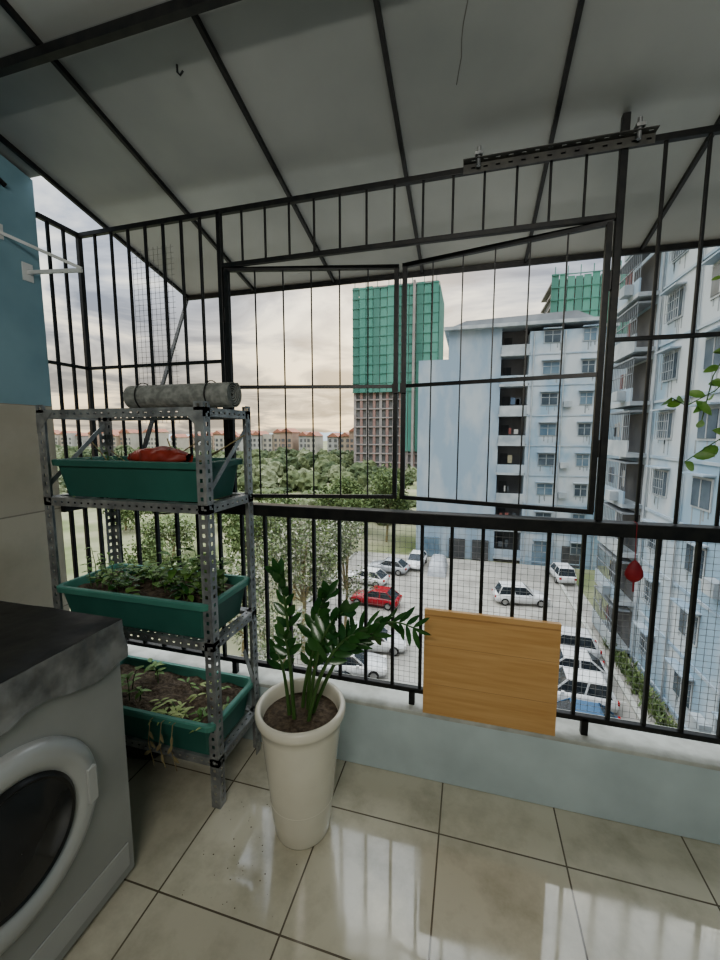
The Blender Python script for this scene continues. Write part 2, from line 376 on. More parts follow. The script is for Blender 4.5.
for k in range(80):
    x=-.72+random.gauss(0,.13); y=1.06+random.gauss(0,.12); s=random.uniform(.0008,.003)
    if math.hypot(x-(-.545),y-1.195)<.11 or y>1.48 or x<-.84: continue
    m.add([(x-s,y,0.0005),(x,y-s,.0005),(x+s,y,.0005),(x,y+s,.0005),(x,y,s*.9)],[(0,1,4),(1,2,4),(2,3,4),(3,0,4),(3,2,1,0)],M_soil)
m.obj('soil_crumbs')

# rolled mat
m=MB()
RR=.050; cz=1.492+RR; cy_=1.29
pts=[];turns=5.2;N=int(turns*24)
for i in range(N+1):
    a=2*math.pi*i/24; r=.008+(RR-.008)*(i/N); pts.append((r*math.cos(a),r*math.sin(a)))
xa,xb=-1.27,-.82
th=.004
for i in range(N):
    (a1,b1),(a2,b2)=pts[i],pts[i+1]; k1=1-th/max(math.hypot(a1,b1),.008); k2=1-th/max(math.hypot(a2,b2),.008)
    vs=[]
    for xx in (xa,xb):
        for (a,b,k) in ((a1,b1,1),(a2,b2,1),(a2,b2,k2),(a1,b1,k1)):
            vs.append((xx-.25*abs(.05-math.hypot(a,b))*(1 if xx>-1 else -1),cy_+a*k, cz+b*k))
    m.add(vs,[(0,1,2,3),(4,7,6,5),(0,4,5,1),(2,6,7,3)],M_mat)
for xx in (-1.21,-.91): m.lathe((xx,cy_,cz),[(.050,-.003),(.0525,0),(.050,.003)],M_rubber,24,axis='x')
m.obj('rolled_mat')

# ------------------------------------------------------------------ potted plant
px,py=-.541,1.195
m=MB()
m.lathe((px,py,0),[(.0,.0),(.094,.0),(.098,.008),(.104,.06),(.116,.18),(.130,.32),(.139,.40),(.143,.425),(.152,.432),(.156,.445),(.156,.462),(.150,.470),(.141,.470),(.135,.462),(.132,.44),(.128,.40)],M_ceramic,56)
for z in (.13,.25): m.lathe((px,py,z),[(.111+.08*(z-.13),-.002),(.1125+.09*(z-.13),.0),(.1115+.09*(z-.13),.003)],M_ceramic,56)
m.lathe((px,py,0),[(.0,.425),(.06,.428),(.10,.424),(.133,.42)],M_soil,40)
R=Vector((.9645,.264,0)); F=Vector((-.264,.9645,0))
def zz(off,top,dep,n,L,W,curve=.3,b0=(0,0),c_h=.85,s0=.28,fwd=.75):
    b=Vector((px,py,.42))+R*b0[0]+F*b0[1]; t=Vector((px,py,0))+R*off+F*dep; t.z=top
    c=Vector((b.x+(t.x-b.x)*curve,b.y+(t.y-b.y)*curve,b.z+(t.z-b.z)*c_h))
    pts=[b*(1-s)**2+c*2*s*(1-s)+t*s*s for s in [i/12 for i in range(13)]]
    m.tube(pts,[.0075-.005*i/12 for i in range(13)],M_stem,7)
    for i in range(n):
        s=s0+(1-s0)*i/(n-1); q=b*(1-s)**2+c*2*s*(1-s)+t*s*s; tn=((c-b)*(1-s)+(t-c)*s).normalized()
        side=tn.cross(F).normalized()
        side=(side*math.cos(i*.35)+F*math.sin(i*.35)*.8)
        for sg in (-1,1):
            d=side*sg*1.0+tn*fwd+Vector((random.uniform(-.2,.2),random.uniform(-.15,.15),random.uniform(-.15,.2)))
            m.leaf(q,d,L*random.uniform(.8,1.1)*(1-.25*s),W*random.uniform(.8,1.05),M_leaf,nrm=-F+Vector((random.uniform(-.7,.7),0,random.uniform(.0,1.1))),curl=.12)
    m.leaf(t,tn,L*.8,W*.8,M_leaf,nrm=-F)
zz(-.065,.935,.0,8,.075,.030,.25,(-.03,.02),s0=.45,fwd=1.1)
zz(-.045,.74,-.04,4,.07,.028,.35,(-.02,-.02),s0=.6)
zz(.09,.84,.05,8,.085,.034,.25,(.02,.03),s0=.45)
zz(.15,.81,-.02,8,.085,.034,.2,(.03,.0),s0=.45)
zz(.39,.735,.02,12,.095,.020,.40,(.04,.01),c_h=1.35,s0=.35)
zz(.25,.74,-.03,9,.085,.026,.3,(.03,-.03),c_h=1.1,s0=.4)
zz(.08,.70,.0,6,.075,.030,.3,(.0,.04),s0=.45)
zz(.20,.66,.05,6,.075,.026,.3,(.03,.04),c_h=1.05,s0=.45)
zz(-.085,.64,.03,3,.07,.03,.3,(-.04,.0),s0=.6)
m.obj('potted_zz_plant')

# ------------------------------------------------------------------ bamboo board
m=MB()
m.box((-.15,1.498,.293),(.335,1.516,.725),M_bamboo)
m.box((-.15,1.4965,.700),(.335,1.4979,.706),M_bamedge); 
for z in (.42,.58): m.box((-.148,1.4972,z),(.333,1.4979,z+.0015),M_bamedge)
m.obj('bamboo_board',bevel=.004)
m=MB()
vs=[];fs=[];n=16
prof=[(.003,.0),(.010,-.006),(.020,-.02),(.027,-.038),(.029,-.052),(.022,-.066),(.011,-.074),(.001,-.079)]
for r,z in prof:
    for k in range(n):
        a=2*math.pi*k/n; vs.append((.552+r*math.cos(a),1.515+r*.5*math.sin(a),.975+z))
for i in range(len(prof)-1):
    for k in range(n): fs.append((i*n+k,i*n+(k+1)%n,(i+1)*n+(k+1)%n,(i+1)*n+k))
m.add(vs,fs,M_red,True)
m.tube([(.552,1.515,.972),(.549,1.512,1.04),(.549,1.513,1.102),(.549,1.54,1.104)],.0015,M_red,5)
m.tube([(.552,1.515,.900),(.553,1.515,.865)],.003,M_red,5)
m.obj('red_pouch')

# ------------------------------------------------------------------ washing machine
m=MB()
wx0,wx1,wy0,wy1=-1.61,-.998,.30,.905
m.box((wx0,wy0,.02),(wx1,wy1,.80),M_silver)
m.box((wx0,wy0-.003,.80),(wx1+.004,wy1+.003,.845),M_silver)
m.box((wx1,wy0+.02,.05),(wx1+.004,wy1-.02,.13),M_ring)
for y in (wy0+.06,wy1-.06):
    for x in (wx0+.06,wx1-.06): m.lathe((x,y,0),[(0,0),(.022,0),(.022,.01),(.014,.012),(.014,.025)],M_rubber,14)
cy,cz=.572,.455
m.lathe((wx1,cy,cz),[(.222,-.001),(.223,.010),(.215,.024),(.192,.034),(.168,.032),(.152,.020)],M_ring,64,axis='x')
m.lathe((wx1,cy,cz),[(.152,.020),(.142,.032),(.136,.028)],M_washdk,64,axis='x')
m.lathe((wx1,cy,cz),[(.137,.028),(.115,.032),(.08,.042),(.04,.047),(.001,.048)],M_glassdk,64,axis='x')
m.box((wx1+.02,cy+.175,cz-.05),(wx1+.040,cy+.20,cz+.05),M_ring)
m.box((wx1,wy0+.03,.70),(wx1+.005,wy0+.20,.75),M_ring)
def top(u,v):
    x=wx0-.004+(wx1-wx0+.014)*u; y=wy0-.008+(wy1-wy0+.016)*v
    return (x,y,.850+.006*noise.noise(Vector((x*9,y*9,0)))+.003*noise.noise(Vector((x*25,y*25,3))))
m.grid(30,30,top,M_cover)
def perim(s):
    pts=[(wx0-.004,wy0-.008),(wx1+.010,wy0-.008),(wx1+.010,wy1+.008),(wx0-.004,wy1+.008),(wx0-.004,wy0-.008)]
    s*=4; k=min(int(s),3); a,b=pts[k],pts[k+1]; t=s-k
    return Vector((a[0]+(b[0]-a[0])*t,a[1]+(b[1]-a[1])*t))
def skirt(u,v):
    p=perim(u); n_=(p-Vector(((wx0+wx1)/2,.6))).normalized()
    hgt=.12+.04*noise.noise(Vector((u*14,0,5))); w_=.008*v*(1+noise.noise(Vector((u*60,v*2,1))))+.004*noise.noise(Vector((u*120,v*5,2)))*v
    q=p+n_*(.001+w_); return (q.x,q.y,.850-hgt*v)
m.grid(200,8,skirt,M_film)
m.obj('washing_machine',bevel=.006,segs=3)

m=MB()
y=1.30
m.box((XL,y-.02,2.02),(XL+.006,y+.02,2.09),M_whitemetal)
m.beam((XL,y,2.055),(XL+.26,y+.02,2.045),.010,.014,M_whitemetal)
m.beam((XL,1.20,2.17),(XL+.26,y+.02,2.052),.008,.011,M_whitemetal)
m.box((XL,1.18,2.145),(XL+.006,1.22,2.20),M_whitemetal)
m.obj('clothes_line_bracket')
m=MB()
m.beam((XL+.01,1.10,2.42),(XL+.01,1.24,2.35),.012,.014,M_iron); m.tube([(XL,1.12,2.41),(XL+.04,1.12,2.39)],.005,M_iron); m.tube([(XL,1.2,2.37),(XL+.03,1.2,2.35)],.005,M_iron)
m.obj('wall_hook')
M_fill=bpy.data.materials.new('added_fill_tube'); M_fill.use_nodes=True  # glowing tube and fixture added behind the camera, unseen, as interior fill
b=M_fill.node_tree.nodes['Principled BSDF']; b.inputs['Emission Color'].default_value=(1,.97,.9,1); b.inputs['Emission Strength'].default_value=2; b.inputs['Base Color'].default_value=(.9,.9,.9,1)
m=MB(); m.box((-.5,YB,2.28),(.7,YB+.04,2.34),M_whitemetal); m.tube([(-.48,YB+.055,2.31),(.68,YB+.055,2.31)],.015,M_fill,12); m.obj('added_fill_lamp')
ld=bpy.data.lights.new('added_fill_light','AREA'); ld.shape='RECTANGLE'; ld.size=1.15; ld.size_y=.08; ld.energy=17; ld.color=(1,.96,.88)  # area light added to brighten the dark interior
lo=bpy.data.objects.new('added_fill_light',ld); scene.collection.objects.link(lo); lo.location=(.1,YB+.09,2.31); lo.rotation_euler=(math.radians(80),0,0)

m=MB()
M_vine=pmat('vine_leaf',(.10,.24,.04),(.20,.36,.08),rough=.45,scale=15)
def vine(pts,n,L,W):
    m.tube(pts,.002,M_stem,5)
    P=[Vector(p) for p in pts]
    for i in range(n):
        s=i/(n-1)*(len(P)-1)*.999; k=int(s); q=P[k].lerp(P[k+1],s-k)
        a=random.uniform(0,6.28); m.leaf(q,(math.cos(a),.4*math.sin(a),random.uniform(-.8,.3)),L*random.uniform(.7,1.1),W,M_vine,nrm=(random.uniform(-.5,.5),-1,.3),curl=.2)
Y=1.70
vine([(1.0,Y,1.78),(.90,Y,1.64),(.82,Y,1.55),(.74,Y,1.50),(.69,Y,1.53)],13,.062,.03)
vine([(1.0,Y,1.5),(.90,Y,1.42),(.82,Y,1.36),(.75,Y,1.30)],10,.062,.032)
vine([(.95,Y,1.9),(.86,Y,1.72),(.81,Y,1.60),(.79,Y,1.45)],8,.055,.024)
vine([(1.02,Y,2.25),(.90,Y,2.15),(.84,Y,2.05),(.81,Y,1.93)],6,.035,.015)
vine([(1.0,Y,1.78),(.98,Y,1.4),(1.02,Y,1.0),(1.0,Y,.292)],9,.06,.03)
vine([(1.0,Y,1.78),(.99,Y,2.0),(1.02,Y,2.25)],4,.05,.02)
m.obj('climbing_vine')

# ================================================================== exterior
GZ=-13.1
M_grass=pmat('rough_grass',(.13,.16,.065),(.30,.29,.20),rough=.95,scale=.12,detail=10)
M_conc=pmat('parking_concrete',(.38,.37,.34),(.26,.25,.23),rough=.85,scale=.5,detail=8)
m=MB(); m.box((-500,1.8,GZ-.5),(400,900,GZ),M_grass); m.obj('ground')
m=MB(); m.box((-13,2,GZ),(10.4,46.6,GZ+.04),M_conc)
M_line=pmat('road_marking',(.5,.5,.48),None,rough=.8)
for y in np.arange(18,30,2.6): m.box((3.2,y,GZ+.04),(8.6,y+.1,GZ+.044),M_line)
m.obj('parking_lot')
M_kerb=pmat('kerb_concrete',(.45,.45,.42),None,rough=.9,scale=2)
m=MB(); m.box((8.7,3,GZ+.04),(9.0,45,GZ+.2),M_kerb); m.box((-13.2,3,GZ),(-13,46,GZ+.2),M_kerb); m.obj('kerb')

M_bwhite=pmat('facade_white_blue',(.44,.48,.51),(.25,.35,.44),rough=.85,scale=.35,detail=14,lo=.42,hi=.60,stretch=(1,1,.6))
M_bblue=pmat('facade_blue_worn',(.26,.34,.42),(.38,.43,.47),rough=.85,scale=.5,detail=14,lo=.42,hi=.62,stretch=(1,1,.4))
M_trimw=pmat('facade_trim',(.42,.45,.47),(.27,.31,.34),rough=.8,scale=.8,detail=10)
M_glassb=pmat('window_glass',(.05,.07,.09),(.12,.15,.18),rough=.15,scale=.6)
M_glassblue=pmat('window_glass_blue',(.10,.16,.22),(.17,.23,.28),rough=.2,scale=.6)
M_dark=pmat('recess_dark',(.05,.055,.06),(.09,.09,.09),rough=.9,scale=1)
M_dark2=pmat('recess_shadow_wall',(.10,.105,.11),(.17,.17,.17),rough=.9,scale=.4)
M_roofg=pmat('roof_grey',(.26,.28,.30),(.18,.20,.22),rough=.7,scale=.5)
M_grime=pmat('facade_grime',(.18,.20,.21),(.28,.31,.33),rough=.9,scale=1.5,detail=8)
cl=[pmat('cloth_%d'%i,c,None,rough=.9,scale=4) for i,c in enumerate(((.22,.09,.08),(.45,.45,.43),(.10,.14,.2),(.3,.28,.2),(.08,.09,.1)))]
YF=47.0; H=3.2; ZTOP=13.3
m=MB()
m.box((-5.9,YF,GZ),(-2.6,YF+12,9.7),M_bblue)
m.box((-2.6,YF-.02,GZ),(3.0,YF+12,ZTOP-.6),M_bblue)
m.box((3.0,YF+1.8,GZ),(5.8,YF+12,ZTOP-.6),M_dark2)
m.box((5.8,YF-.3,GZ),(13.6,YF+12,ZTOP-1.2),M_bwhite)
m.box((13.6,YF+1.5,GZ),(20,YF+12,ZTOP-1.6),M_bblue)
m.box((-3.1,YF-.7,ZTOP-.6),(12.6,YF+12.3,ZTOP-.25),M_trimw)
m.prism([(-2.6,ZTOP-.25),(12.2,ZTOP-.25),(10.2,ZTOP+.7),(-.8,ZTOP+.4)],'y',YF,YF+11,M_roofg)
m.box((12.6,YF-.5,ZTOP-1.2),(14,YF+12,ZTOP-.9),M_trimw)
nf=8
for k in range(nf):
    z=GZ+.4+k*H
    m.box((2.9,YF-.3,z),(5.9,YF+1.9,z+.25),M_trimw)
    m.box((3.0,YF-.28,z+.25),(5.8,YF-.15,z+1.15),M_trimw if k%3 else M_bblue)
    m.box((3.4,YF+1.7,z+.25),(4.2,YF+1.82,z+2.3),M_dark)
    for j in range(random.randint(0,3)):
        xx=random.uniform(3.2,5.2); w_=random.uniform(.25,.5); m.box((xx,YF+.2,z+1.3),(xx+w_,YF+.25,z+random.uniform(1.8,2.2)),random.choice(cl))
    for wx,ww in ((7.2,1.5),(10.9,1.1)):
        y=YF-.3
        m.box((wx-.08,y-.06,z+1.1),(wx+ww+.08,y+.0,z+2.4),M_trimw)
        m.box((wx,y-.09,z+1.18),(wx+ww,y-.05,z+2.32),M_glassblue if (k+int(wx))%2 else M_glassb)
        m.box((wx+ww/2-.04,y-.11,z+1.18),(wx+ww/2+.04,y-.08,z+2.32),M_trimw)
        m.box((wx,y-.11,z+1.9),(wx+ww,y-.08,z+1.96),M_trimw)
        m.prism([(wx-.2,z+2.5),(wx+ww+.2,z+2.5),(wx+ww+.2,z+2.58),(wx-.2,z+2.58)],'y',y-.45,y,M_bblue)
        for q in range(3):
            sx_=wx+random.uniform(0,ww); m.box((sx_,y-.004,z+1.05-random.uniform(.3,.9)),(sx_+random.uniform(.05,.14),y,z+1.05),M_grime)
    m.box((5.8,YF-.36,z-.02),(13.6,YF-.3,z+.1),M_bblue)
    if k in (2,3,5): m.box((9.3,YF-.7,z+.9),(10.1,YF-.3,z+1.5),M_trimw)
for x in (6.2,9.2,13.0): m.tube([(x,YF-.4,GZ),(x,YF-.4,ZTOP-1.3)],.07,M_trimw,6)
for x in (-5,-2,0.6,7,10): m.box((x,YF-.35,GZ+.1),(x+1.8,YF-.01 if x<5 else YF-.25,GZ+2.4),M_glassblue if int(x)%2 else M_dark)
m.obj('apartment_building')

XF=10.5
m=MB()
m.box((XF,2.5,GZ),(XF+11,33,ZTOP),M_bwhite)
m.box((XF-.5,2.5,ZTOP),(XF+11,33.3,ZTOP+.35),M_trimw)
for k in range(8):
    z=GZ+.4+k*H
    m.box((XF-.08,2.5,z-.1),(XF,28.2,z+.05),M_bblue)
    for wy in (5.5,9.0,13.0,17.0,21.2,25.4):
        ww=1.5
        m.box((XF-.06,wy-.1,z+1.0),(XF,wy+ww+.1,z+2.5),M_trimw)
        m.box((XF-.09,wy,z+1.1),(XF-.05,wy+ww,z+2.4),M_glassb)
        m.box((XF-.11,wy+ww/2-.04,z+1.1),(XF-.08,wy+ww/2+.04,z+2.4),M_trimw)
        if (k*3+int(wy))%3:
            for j in range(7): m.box((XF-.24,wy+ww*j/6-.012,z+1.0),(XF-.21,wy+ww*j/6+.012,z+2.5),M_trimw)
            for zz_ in (1.0,1.5,2.0,2.5): m.box((XF-.24,wy-.02,z+zz_-.015),(XF-.21,wy+ww+.02,z+zz_+.015),M_trimw)
        m.box((XF-.5,wy-.2,z+2.6),(XF,wy+ww+.2,z+2.68),M_bblue)
        for q in range(4):
            sy_=wy+random.uniform(-.2,ww+.2); m.box((XF-.006,sy_,z+1.0-random.uniform(.2,1.0)),(XF,sy_+random.uniform(.05,.16),z+1.0),M_grime)
    for wy in (11.3,19.5): 
        if (k+int(wy))%2: m.box((XF-.45,wy,z+.8),(XF,wy+.9,z+1.45),M_trimw)
    m.box((XF-1.1,28.4,z-.15),(XF,32.8,z+.1),M_trimw)
    m.box((XF-1.1,28.4,z+.1),(XF-1.0,32.8,z+.9),M_bblue if k%2 else M_trimw)
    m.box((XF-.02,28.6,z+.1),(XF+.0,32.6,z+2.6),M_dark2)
    for j in range(15): m.box((XF-1.08,28.4+j*.31,z+.9),(XF-1.05,28.43+j*.31,z+2.7),M_roofg)
    m.box((XF-1.1,28.4,z+2.65),(XF-.2,32.8,z+2.75),M_roofg)
    m.box((XF-1.1,28.4,z+1.75),(XF-1.05,32.8,z+1.8),M_roofg)
    for j in range(random.randint(1,4)):
        yy=random.uniform(28.8,32); m.box((XF-.8,yy,z+1.1),(XF-.75,yy+.4,z+random.uniform(1.7,2.2)),random.choice(cl))
    if k%2: m.box((XF-1.6,29.2,z+.2),(XF-1.1,30.1,z+.8),M_trimw)
for y in (4,11,15.3,19,23.7,27.8): m.tube([(XF-.12,y,GZ),(XF-.12,y,ZTOP)],.06,M_trimw,6)
m.obj('apartment_block')

M_net=pmat('green_safety_net',(.085,.235,.20),(.13,.31,.265),rough=.9,scale=.15,stretch=(1,1,.3),detail=6)  # distance haze mixed into both net colours
M_net2=pmat('green_safety_net_dark',(.07,.18,.155),(.10,.23,.20),rough=.9,scale=.15,stretch=(1,1,.3),detail=6)
M_raw=pmat('raw_concrete',(.34,.32,.32),(.27,.24,.24),rough=.9,scale=.3)
M_brick=pmat('red_brick',(.32,.22,.20),(.28,.18,.17),rough=.9,scale=.4)
def tower(x0,x1,y0,y1,ztop,znet,strip):
    m=MB()
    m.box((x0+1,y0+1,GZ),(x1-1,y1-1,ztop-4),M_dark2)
    z=GZ
    while z<ztop:
        m.box((x0+.4,y0+.4,z),(x1-.4,y1-.4,z+.5),M_raw); z+=3.4
    for i in range(13):
        x=x0+.8+(x1-x0-1.6)*i/12; m.box((x-.5,y0+.5,GZ),(x+.5,y0+1.4,ztop-2),M_brick if i%2 else M_raw)
    n=12
    for i in range(n):
        a=x0+(x1-x0)*i/n; b=x0+(x1-x0)*(i+1)/n
        zb=znet if b<strip else GZ+8
        m.box((a+.12,y0-.1-.15*(i%2),zb),(b-.12,y0,ztop-random.uniform(0,1.2)),M_net if i%3 else M_net2)
    m.box((x1,y0,GZ+8),(x1+.2,y1,ztop-1),M_net2)
    z=znet
    while z<ztop: m.box((x0,y0-.35,z),(x1+.2,y0-.2,z+.25),M_net2); z+=3.4
    for i in range(8):
        x=x0+1+(x1-x0-2)*i/7; m.box((x-.1,y0,ztop-1),(x+.1,y0+.2,ztop+2.0),M_net2)
    m.box((x1-9,y0-2,GZ),(x1-8.2,y0-.4,ztop),M_raw)
    return m.obj('construction_tower')
tower(-44,-12,150,175,55.5,17,-23)
tower(21,46,130,150,46.5,12,0)

M_hw=[pmat('house_wall_%d'%i,c,None,rough=.9,scale=.2) for i,c in enumerate(((.44,.38,.31),(.46,.44,.39),(.40,.30,.24),(.42,.42,.41)))]
M_hr=pmat('house_roof_red',(.38,.19,.13),(.33,.16,.12),rough=.8,scale=.3)
def house_row(x0,x1,y,hm=1):
    m=MB(); x=x0
    while x<x1:
        w=random.uniform(5,8); h=random.uniform(12,16)*hm; wm=random.choice(M_hw); yy=y+random.uniform(-3,3)
        m.box((x,yy,GZ),(x+w-.2,yy+12,GZ+h),wm)
        if random.random()<.8: m.prism([(x-.4,GZ+h),(x+w+.2,GZ+h),(x+w/2,GZ+h+2.4)],'y',yy-.6,yy+12,M_hr)
        for f in range(4):
            for j in range(2): m.box((x+.8+j*w/2,yy-.15,GZ+1+f*3.0),(x+.8+j*w/2+w*.25,yy,GZ+2.7+f*3.0),M_dark2)
        x+=w
        if random.random()<.3: x+=random.uniform(3,14)
    m.obj('townhouse_row')
house_row(-330,-150,235); house_row(-150,-52,215); house_row(-40,60,260)
M_hill=pmat('distant_hill',(.34,.38,.41),(.30,.35,.38),rough=1,scale=.01)
vs=[];fs=[]
for i in range(81):
    x=-900+i*22; h=GZ+12+12*abs(noise.noise(Vector((i*.13,1,2))))+5*noise.noise(Vector((i*.5,4,2)))
    vs+=[(x,800,GZ-1),(x,830,h),(x,860,GZ-1)]
for i in range(80): a=i*3; fs+=[(a,a+3,a+4,a+1),(a+1,a+4,a+5,a+2)]
m=MB(); m.add(vs,fs,M_hill,True); m.obj('distant_hills')

tb=bmesh.new(); bmesh.ops.create_icosphere(tb,subdivisions=3,radius=1); tv=np.array([v.co[:] for v in tb.verts]); tf=np.array([[v.index for v in f.verts] for f in tb.faces]); tb.free()
def blobs(name,specs,mats):
    V=[];F=[];MI=[];o=0
    for (c,r,mi) in specs:
        nz=rng.normal(1,.12,len(tv))[:,None]; v=tv*nz*np.array(r)+np.array(c); V.append(v);F.append(tf+o);o+=len(tv);MI+= [mi]*len(tf)
    me=bpy.data.meshes.new(name); me.from_pydata(np.concatenate(V).tolist(),[],np.concatenate(F).tolist())
    for x in mats: me.materials.append(x)
    me.polygons.foreach_set('material_index',MI); me.update(); ob=bpy.data.objects.new(name,me); scene.collection.objects.link(ob); return ob
M_t=[pmat('foliage_%d'%i,a,b,rough=.9,scale=.8,detail=10,bump=.6) for i,(a,b) in enumerate((((.035,.055,.025),(.085,.11,.05)),((.06,.08,.035),(.13,.155,.075)),((.11,.13,.07),(.19,.21,.13))))]
sp=[]
for k in range(700):
    y=rng.uniform(60,205); x=rng.uniform(-1.45*y-10,-.06*y-6)
    if 72<y<80 and x<-28: continue
    if 100<y<108: continue
    if -46<x<-10 and y>145: continue
    h=rng.uniform(1.0,3.3)*(.7+y/260); w=rng.uniform(1.2,3.2)*(.7+y/200)
    if rng.random()<.4 and y<120: h*=.45
    sp.append(((x,y,GZ+h*.6),(w,w,h),int(rng.integers(0,3))))
blobs('tree_thicket',sp,M_t)
def tree(x,y,h,cr,n,ls,mats,seed,trunk=.16,crown_lo=.35):
    r=np.random.default_rng(seed); m=MB()
    m.tube([(x,y,GZ),(x+.2,y,GZ+h*.35),(x+.1,y+.2,GZ+h*.6)],[trunk,trunk*.8,trunk*.5],M_twig,8)
    cs=[]
    for k in range(16):
        a=r.uniform(0,6.28); rr=cr*r.uniform(.1,.75); zz_=GZ+h*r.uniform(crown_lo,.9)
        c=np.array((x+rr*math.cos(a),y+rr*math.sin(a),zz_)); cs.append((c,cr*r.uniform(.3,.5)))
        m.tube([(x+.1,y+.1,GZ+h*.35),tuple((c+np.array((x,y,GZ+h*.45)))/2),tuple(c)],[trunk*.4,trunk*.25,trunk*.1],M_twig,5,False)
    for i in range(n):
        c,rad=cs[r.integers(len(cs))]; d=r.normal(size=3); d/=np.linalg.norm(d); p=c+d*rad*r.uniform(.4,1.05)
        a=r.normal(size=3); a/=np.linalg.norm(a); b=np.cross(a,r.normal(size=3)); b/=np.linalg.norm(b); s=ls*r.uniform(.6,1.3)
        m.add([p-a*s,p+b*s*.5,p+a*s,p-b*s*.5],[(0,1,2,3)],mats[r.integers(len(mats))])
    return m.obj('tree',recalc=False)
M_pl=pmat('pale_leaf',(.30,.32,.23),(.20,.24,.14),rough=.8,scale=2)
M_pl2=pmat('pale_blossom',(.46,.46,.39),(.36,.36,.29),rough=.8,scale=2)
M_gl=pmat('green_leaf',(.06,.10,.035),(.11,.155,.055),rough=.7,scale=2)
M_gl2=pmat('yellow_green_leaf',(.16,.21,.08),(.11,.15,.055),rough=.7,scale=2)
tree(-10.0,22.5,11.0,3.2,6000,.12,[M_pl,M_pl2,M_gl,M_gl2],1,crown_lo=.3)
tree(-12.5,19.5,8.0,2.8,3600,.12,[M_pl,M_pl2,M_gl],2,crown_lo=.3)
tree(-8.4,26.5,9.5,2.6,2600,.12,[M_pl,M_pl2,M_gl],21,crown_lo=.35,trunk=.12)
tree(-9.2,17.5,6,2.2,2600,.10,[M_pl,M_pl2,M_gl,M_pl],22,crown_lo=.25,trunk=.1)
tree(-14.5,31,9,3.2,3000,.18,[M_gl,M_gl2,M_pl],3)
tree(-20,34,7,3.5,3000,.2,[M_gl,M_gl2],4)
tree(-15,44,8.5,3.5,2600,.22,[M_gl,M_gl2],5)
tree(-24,46,7,4,2600,.22,[M_gl,M_gl2],6)
tree(-33,38,5,3.6,2600,.2,[M_gl,M_gl2,M_pl],7)
tree(-19,24,6,2.8,2600,.16,[M_gl,M_gl2,M_pl],8)
tree(-27,28,5,3.2,2400,.18,[M_gl,M_gl2,M_gl],30)
tree(-10.5,52,10,3.6,3200,.22,[M_gl,M_gl2],9)
tree(-16,57,8,4.2,3200,.24,[M_gl,M_gl2],15)
tree(-36,52,7,4,2400,.25,[M_gl,M_gl2],10)
tree(-50,48,6,4,2400,.25,[M_gl,M_gl2],12)
m=MB()
for k in range(1100):
    x=9.7+rng.normal(0,.2); y=rng.uniform(12,30); m.leaf((x,y,GZ+.04),(rng.normal(0,.4),rng.normal(0,.4),1),.6,.14,M_gl2 if k%2 else M_gl)
m.obj('hedge')

# ------------------------------------------------------------------ cars
M_tyre=pmat('tyre',(.015,.015,.015),None,rough=.8); M_cg=pmat('car_glass',(.02,.025,.03),(.04,.05,.06),rough=.08); M_hub=pmat('wheel_hub',(.4,.4,.4),None,rough=.3,metal=.8)
M_hl=pmat('headlamp',(.7,.7,.7),None,rough=.1); M_tl=pmat('tail_lamp',(.4,.02,.02),None,rough=.2)
cmat={}
def car(x,y,rot,col,L=4.4,suv=False):
    if col not in cmat: cmat[col]=pmat('car_paint_%d'%len(cmat),col,None,rough=.18)
    P=cmat[col]; m=MB(); h=L/2; W=.88; zb=.25; zr=1.62 if suv else 1.42; zs=.95 if suv else .88
    st=[(-h,.45,.72,W*.82),(-h+.12,.3,zs-.04,W*.93),(-h+.6,zb,zs,W),(-.5,zb,zs+.02,W),(.6,zb,zs,W),(h-.9,zb,zs-.05,W*.98),(h-.2,.28,zs-.2,W*.92),(h,.38,zs-.32,W*.78)]
    vs=[];fs=[]
    for (xx,a,b,w) in st: vs+=[(xx,-w*.96,a),(xx,-w,(a+b)/2),(xx,-w*.93,b),(xx,w*.93,b),(xx,w,(a+b)/2),(xx,w*.96,a)]
    n=6
    for i in range(len(st)-1):
        for k in range(n): fs.append((i*n+k,i*n+(k+1)%n,(i+1)*n+(k+1)%n,(i+1)*n+k))
    fs+=[tuple(range(n)),tuple(range(len(vs)-n,len(vs)))]
    m.add(vs,fs,P,True)
    xa,xb=(-h+.25,h-1.25); ra,rb=(xa+.35 if suv else xa+.75, xb-.75)
    def fr(z0,z1,p0,p1,q0,q1,w0,w1,mt): m.add([(p0,-w0,z0),(p1,-w0,z0),(p1,w0,z0),(p0,w0,z0),(q0,-w1,z1),(q1,-w1,z1),(q1,w1,z1),(q0,w1,z1)],[(3,2,1,0),(4,5,6,7),(0,1,5,4),(1,2,6,5),(2,3,7,6),(3,0,4,7)],mt)
    fr(zs-.03,zr-.04,xa,xb,ra,rb,W*.9,W*.72,M_cg)
    fr(zr-.05,zr,ra-.05,rb+.05,ra+.05,rb-.08,W*.735,W*.68,P)
    for sgn in (-1,1):
        for (b0,t0) in ((xa+.02,ra-.02),((xa+xb)/2-.1,(ra+rb)/2-.1),(xb-.04,rb)):
            m.beam((b0,sgn*W*.905,zs-.03),(t0,sgn*W*.73,zr-.03),.09,.03,P,up=(0,1,0))
        for wx in (-h+.8,h-.8):
            m.tube([(wx,sgn*(W-.2),.32),(wx,sgn*(W+.01),.32)],.32,M_tyre,20); m.tube([(wx,sgn*(W+.005),.32),(wx,sgn*(W+.02),.32)],.2,M_hub,14)
        m.box((h-.28,sgn*.62-.14,.58),(h-.03,sgn*.62+.14,.70),M_hl); m.box((-h-.01,sgn*.66-.1,.65),(-h+.14,sgn*.66+.1,.82),M_tl)
        m.box((xb-.55,sgn*(W+.06)-.06,zs),(xb-.4,sgn*(W+.06)+.06,zs+.12),P)
    o=m.obj('car'); o.location=(x,y,GZ+.046); o.rotation_euler=(0,0,math.radians(rot)); return o
Wt=(.68,.69,.70)
